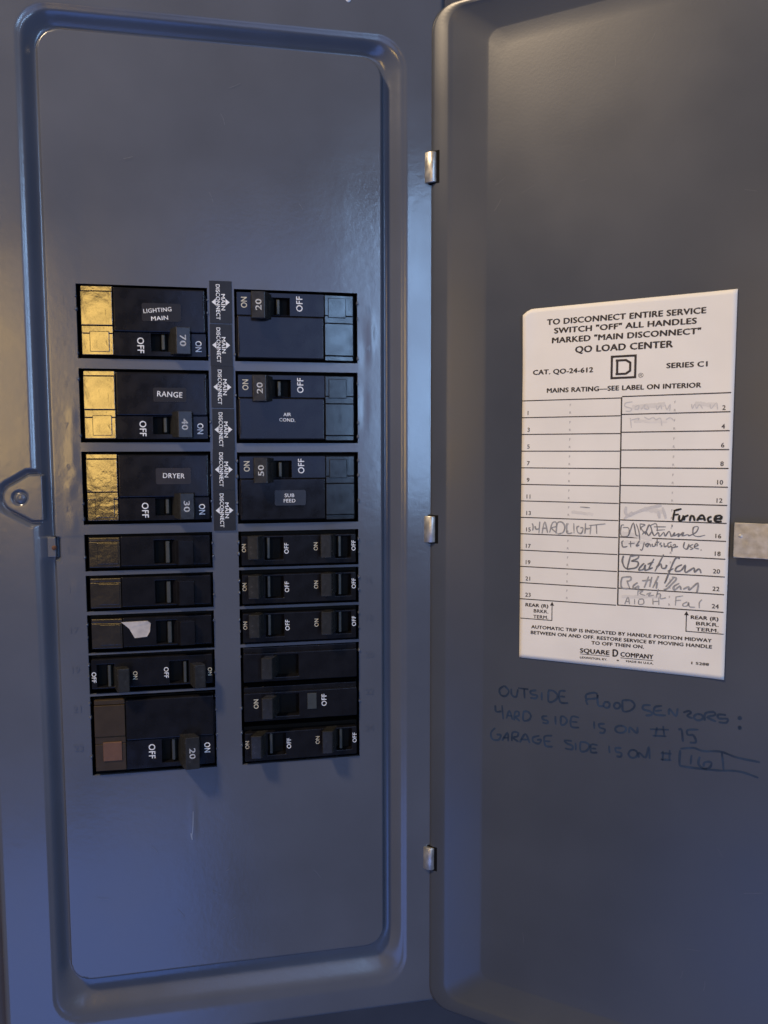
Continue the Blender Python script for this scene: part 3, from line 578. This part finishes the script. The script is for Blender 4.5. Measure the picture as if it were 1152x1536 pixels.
ds = mesh('door_sheet', V, F, DPAINT, door)
# hinge knuckles
for (z0, z1) in ((52.3, 66.6), (-123.4, -110.2), (-295.4, -283.6)):
    V = []; F = []; n = 14; prof = [(z0, .9), (z0+.35, 1), (z1-.35, 1), (z1, .9)]
    for z, s in prof:
        for i in range(n):
            t = 2*math.pi*i/n; V.append((1.7+3.2*s*math.cos(t), .2+2.1*s*math.sin(t), z-DZ))
    for k in range(3):
        for i in range(n): F.append((k*n+i, k*n+(i+1) % n, (k+1)*n+(i+1) % n, (k+1)*n+i))
    F += [tuple(range(n)), tuple(range(3*n, 4*n))]
    h = mesh('hinge_knuckle', V, F, STEEL, door)
    box('hinge_slot_shade', (-1.2, 6.6, -.07, 3, z0-.7-DZ, z1+.7-DZ), VOID, h, .3)  # solid block, slightly proud; its black paints the shade of the notch
# latch plate
lp = box('latch_plate', (141.2, 176, .9, 1.9, -122.8-DZ, -107.9-DZ), STEEL, door, .25)
box('latch_foot', (158, 174, 1.7, 4.5, -122-DZ, -108.7-DZ), STEEL, lp, .2)
dome('latch_dimple', 143.8, 1.0, -113.6-DZ, .9, .25, STEEL, lp)
# handwriting on the door
q = MB()
for s in HAND['door']: stroke(q, [(x, z-DZ) for x, z in s], .98, 3.93)
q.obj('handwriting', BLUEINK, door, smooth=False)

# ------------------------------------------------------------------ directory card
card = thing('directory_card', 'cream circuit directory card with printed rows and pencilled entries on the open door', 'card', (0, 0, -178), (0, 0, -AN))
CZ = -178
def wp(u, z, y):
    """card surface: slightly turned towards its foot, top left corner lifting, soft waves"""
    t = max(0, min(1, (-95-z)/80)); z2 = z+(u-48)*.030*t*1.0
    lift = .35+.25*math.sin(z/19.)*math.sin(u/23.+1)+1.6*max(0, (56-u)/9)**2*max(0, (z+40)/28)+.5*max(0, (u-126)/13)**2
    return (u, 4.02-lift+y, z2-CZ)
def cut(u, z):    # outline: top edge falls away near the top left corner
    return z
nu, nv = 46, 84; V = []; F = []
for i in range(nu+1):
    u = lerp(47.9, 139.3, i/nu)
    ztop = lerp(-11.4, -10.4, i/nu)-2.7*max(0, (53-u)/5.1)**2
    for j in range(nv+1):
        z = lerp(lerp(-178.0, -179.5, i/nu), ztop, j/nv)
        V.append(wp(u, z, 0))
for i in range(nu):
    for j in range(nv): k = i*(nv+1)+j; F.append((k, k+nv+1, k+nv+2, k+1))
pc = mesh('card_sheet', V, F, PAPER, card)
so = pc.modifiers.new('thick', 'SOLIDIFY'); so.thickness = .22*MM; so.offset = 0
TY = -.16
def printed(items, name='printed_text', m=INK):
    q = MB()
    for it in items:
        s, u, z, w_, h_ = it[:5]; al = it[5] if len(it) > 5 else 'L'; wt = it[6] if len(it) > 6 else .045
        text_mb(q, s, u, z, w_, h_, y=TY, weight=wt, align=al, warp=wp)
    return q.obj(name, m, card, smooth=False)
printed([('TO DISCONNECT ENTIRE SERVICE', 59.3, -19.3, 68, 2.55)]); printed([('SWITCH "OFF" ALL HANDLES', 62.7, -23.4, 61, 2.5)])
printed([('MARKED "MAIN DISCONNECT"', 61.8, -27.8, 63.7, 2.55)]); printed([('QO LOAD CENTER', 72.6, -32.8, 41.8, 2.9, 'L', .045)])
printed([('CAT. QO-24-612', 53, -41.9, 27.6, 2.2)]); printed([('SERIES C1', 112.2, -41.7, 16.3, 2.2)])
printed([('MAINS RATING\u2014SEE LABEL ON INTERIOR', 59.7, -50.5, 66.6, 2.1)]); printed([('\u00ae', 101.5, -45.3, 2.2, 2.0, 'C', 0)])
# logo: square frame with a D in it
def seg(q, u0, z0, u1, z1, wd, y=TY):
    L = math.hypot(u1-u0, z1-z0); n = max(1, int(L/3)); dx, dz = (u1-u0)/L, (z1-z0)/L
    V = []
    for i in range(n+1):
        t = i/n; u = lerp(u0, u1, t); z = lerp(z0, z1, t)
        V += [wp(u-dz*wd/2, z+dx*wd/2, y), wp(u+dz*wd/2, z-dx*wd/2, y)]
    q.add(V, [(2*i, 2*i+1, 2*i+3, 2*i+2) for i in range(n)])
q = MB(); a, b, c, d = 88.9, 99.1, -35.5, -45.0
for s in ((a-.5, c, b+.5, c), (a-.5, d, b+.5, d), (a, c-.5, a, d+.5), (b, c-.5, b, d+.5)): seg(q, *s, 1.0)
for s in ((91.3, -37.5, 91.3, -43.1), (90.6, -37.3, 95.4, -37.3), (90.6, -43.3, 95.4, -43.3), (95.2, -37.4, 97.0, -38.6), (96.9, -38.3, 96.9, -42.3), (97.0, -42.0, 95.2, -43.2)): seg(q, *s, 1.0, TY-.01)
q.obj('square_logo', INK, card, smooth=False)
# ruled lines
q = MB()
for i in range(13):
    zl = lerp(-53.9, -149.0, i/12); zr = lerp(-53.5, -149.0, i/12)
    seg(q, 47.9, zl, 93.2, zl-(.05 if i < 8 else 0), .46); seg(q, 93.7, zr+.15, 138.2, zr+.35*(1-i/12), .5)
seg(q, 93.5, -53.6, 93.9, -149.0, .6)
seg(q, 63.7, -151, 63.7, -158.6, .4); seg(q, 48.2, -158.5, 63.9, -158.5, .4)
seg(q, 123.3, -151.0, 123.3, -159, .4); seg(q, 123.1, -158.9, 138.6, -158.9, .4)
for u, z in ((63.7, -149.4), (123.3, -149.6)): q.add([wp(u-1, z-1.9, TY), wp(u+1, z-1.9, TY), wp(u, z, TY)], [(0, 1, 2)])
q.obj('ruled_lines', INK, card, smooth=False)
for i in range(12):
    z = lerp(-53.9, -149.0, i/12)
    printed([(str(2*i+1), 50.6, z-6.7, None, 1.95, 'L', .02)], 'row_number'); printed([(str(2*i+2), 136.2, z-6.4, None, 1.95, 'R', .025)], 'row_number')
for u in (70.7, 116.1):
    it = []
    for i in range(12):
        z = lerp(-53.9, -149.0, i/12); it += [('F', u, z-3.1, None, 1.1, 'C', 0), ('R', u, z-6.6, None, 1.1, 'C', 0)]
    printed(it, 'terminal_letters', mat('pale_ink', (.28, .26, .25), .6))
printed([('REAR (R)', 50.8, -152.5, 11, 1.6, 'L', .045), ('BRKR.', 61.9, -155.2, 7, 1.6, 'R', .03), ('TERM.', 61.9, -158.0, 7.2, 1.6, 'R', .03)])
printed([('REAR (R)', 125.2, -153.0, 11, 1.6, 'L', .045), ('BRKR.', 136.4, -155.7, 9, 1.6, 'R', .03), ('TERM.', 136.4, -158.3, 9, 1.6, 'R', .03)])
printed([('AUTOMATIC TRIP IS INDICATED BY HANDLE POSITION MIDWAY', 53.8, -163.1, 80, 1.6)]); printed([('BETWEEN ON AND OFF. RESTORE SERVICE BY MOVING HANDLE', 53.6, -165.9, 80.4, 1.6)])
printed([('TO OFF THEN ON.', 82.5, -168.5, 23.3, 1.6)])
printed([('SQUARE', 77.3, -172.9, 13.3, 2.1, 'L', .05), ('D', 92.2, -173.4, 2.3, 3.4, 'L', .05), ('COMPANY', 95.7, -173.1, 14.2, 2.1, 'L', .05)], 'company_name')
q = MB(); seg(q, 77.3, -173.6, 90.7, -173.6, .3); seg(q, 95.7, -173.8, 109.9, -173.8, .3); q.obj('underline', INK, card, smooth=False)
printed([('LEXINGTON, KY.', 77.3, -175.7, 12.4, .95), ('*', 94, -176, 1, 1.2), ('MADE IN U.S.A.', 98.2, -175.6, 11.8, .95)]); printed([('1 5288', 126, -173.9, 7, 1.2)])
def inv(u, z):   # measured places are already on the turned card: undo the turn
    t = max(0, min(1, (-95-z)/80)); return (u, z-(u-48)*.030*t)
for key, m, wd in (('yardlight', PENCIL, .6), ('furnace', MARK, .95), ('smudge', PENCIL2, 1.3), ('row16', PEN, .42), ('row18', PEN, .48), ('bath1', PEN, .7), ('bath2', PENCIL, .75), ('row24', PENCIL, .5), ('row2', PENCIL2, .5)):
    q = MB()
    for s in HAND[key]:
        stroke(q, [inv(*p) for p in s], wd, TY-(.1 if key == 'furnace' else .05), warp=wp)
        if key in ('row16', 'bath1', 'bath2', 'row18', 'yardlight'):      # gone over a second time
            jx, jz = random.uniform(-.25, .25), random.uniform(-.25, .25)
            stroke(q, [inv(u_+jx+random.uniform(-.15, .15), z_+jz) for u_, z_ in s], wd*.6, TY-.07, warp=wp)
    q.obj('handwritten_entry', m, card, smooth=False)
# rubbed-out pencil smudges
SM = mat('graphite_smudge', (.67, .635, .57), .6, noise=120, var=.10)
q = MB()
for (u0, z0, u1, z1, wd) in ((95, -115.4, 108, -117.0, 2.2), (96, -119.5, 107, -119.0, 1.6), (98, -58.0, 112, -57.3, 2.0), (124, -57.5, 133, -58.0, 1.8), (99, -64.5, 113, -64.8, 1.2), (104, -103.5, 112, -104.5, 2.0), (72, -106, 82, -107, 1.4), (95.5, -144.8, 112, -143.6, 1.5)):
    pts = [(lerp(u0, u1, k/7), lerp(z0, z1, k/7)+random.uniform(-.3, .3)) for k in range(8)]
    stroke(q, pts, wd, TY-.01, warp=wp)
q.obj('pencil_smudge', SM, card, smooth=False)
# hairline scratches in the door enamel
DS = mat('scratched_door_paint', (.10, .105, .115), .45)
q = MB()
for k in range(13):
    u0 = random.uniform(34, 158); z0 = random.choice((random.uniform(0, 110), random.uniform(-335, -235))); a = random.uniform(0, 6.28); L = random.uniform(3, 11)
    stroke(q, [(u0, z0-DZ), (u0+L*.5*math.cos(a)+.3, z0-DZ+L*.5*math.sin(a)), (u0+L*math.cos(a), z0-DZ+L*math.sin(a))], random.uniform(.1, .2), 3.97)
q.obj('scratch', DS, door, smooth=False)
q = MB()
for k in range(12):
    x0 = random.uniform(-165, -40)-PX; z0 = random.choice((random.uniform(15, 100), random.uniform(-325, -245)))-PZ; a = random.uniform(0, 6.28); L = random.uniform(2, 8)
    stroke(q, [(x0, z0), (x0+L*.5*math.cos(a)+.3, z0+L*.5*math.sin(a)), (x0+L*math.cos(a), z0+L*math.sin(a))], random.uniform(.1, .18), -.42-PY)
q.obj('scratch', mat('scratched_cover_paint', (.13, .145, .175), .4), panel, smooth=False)
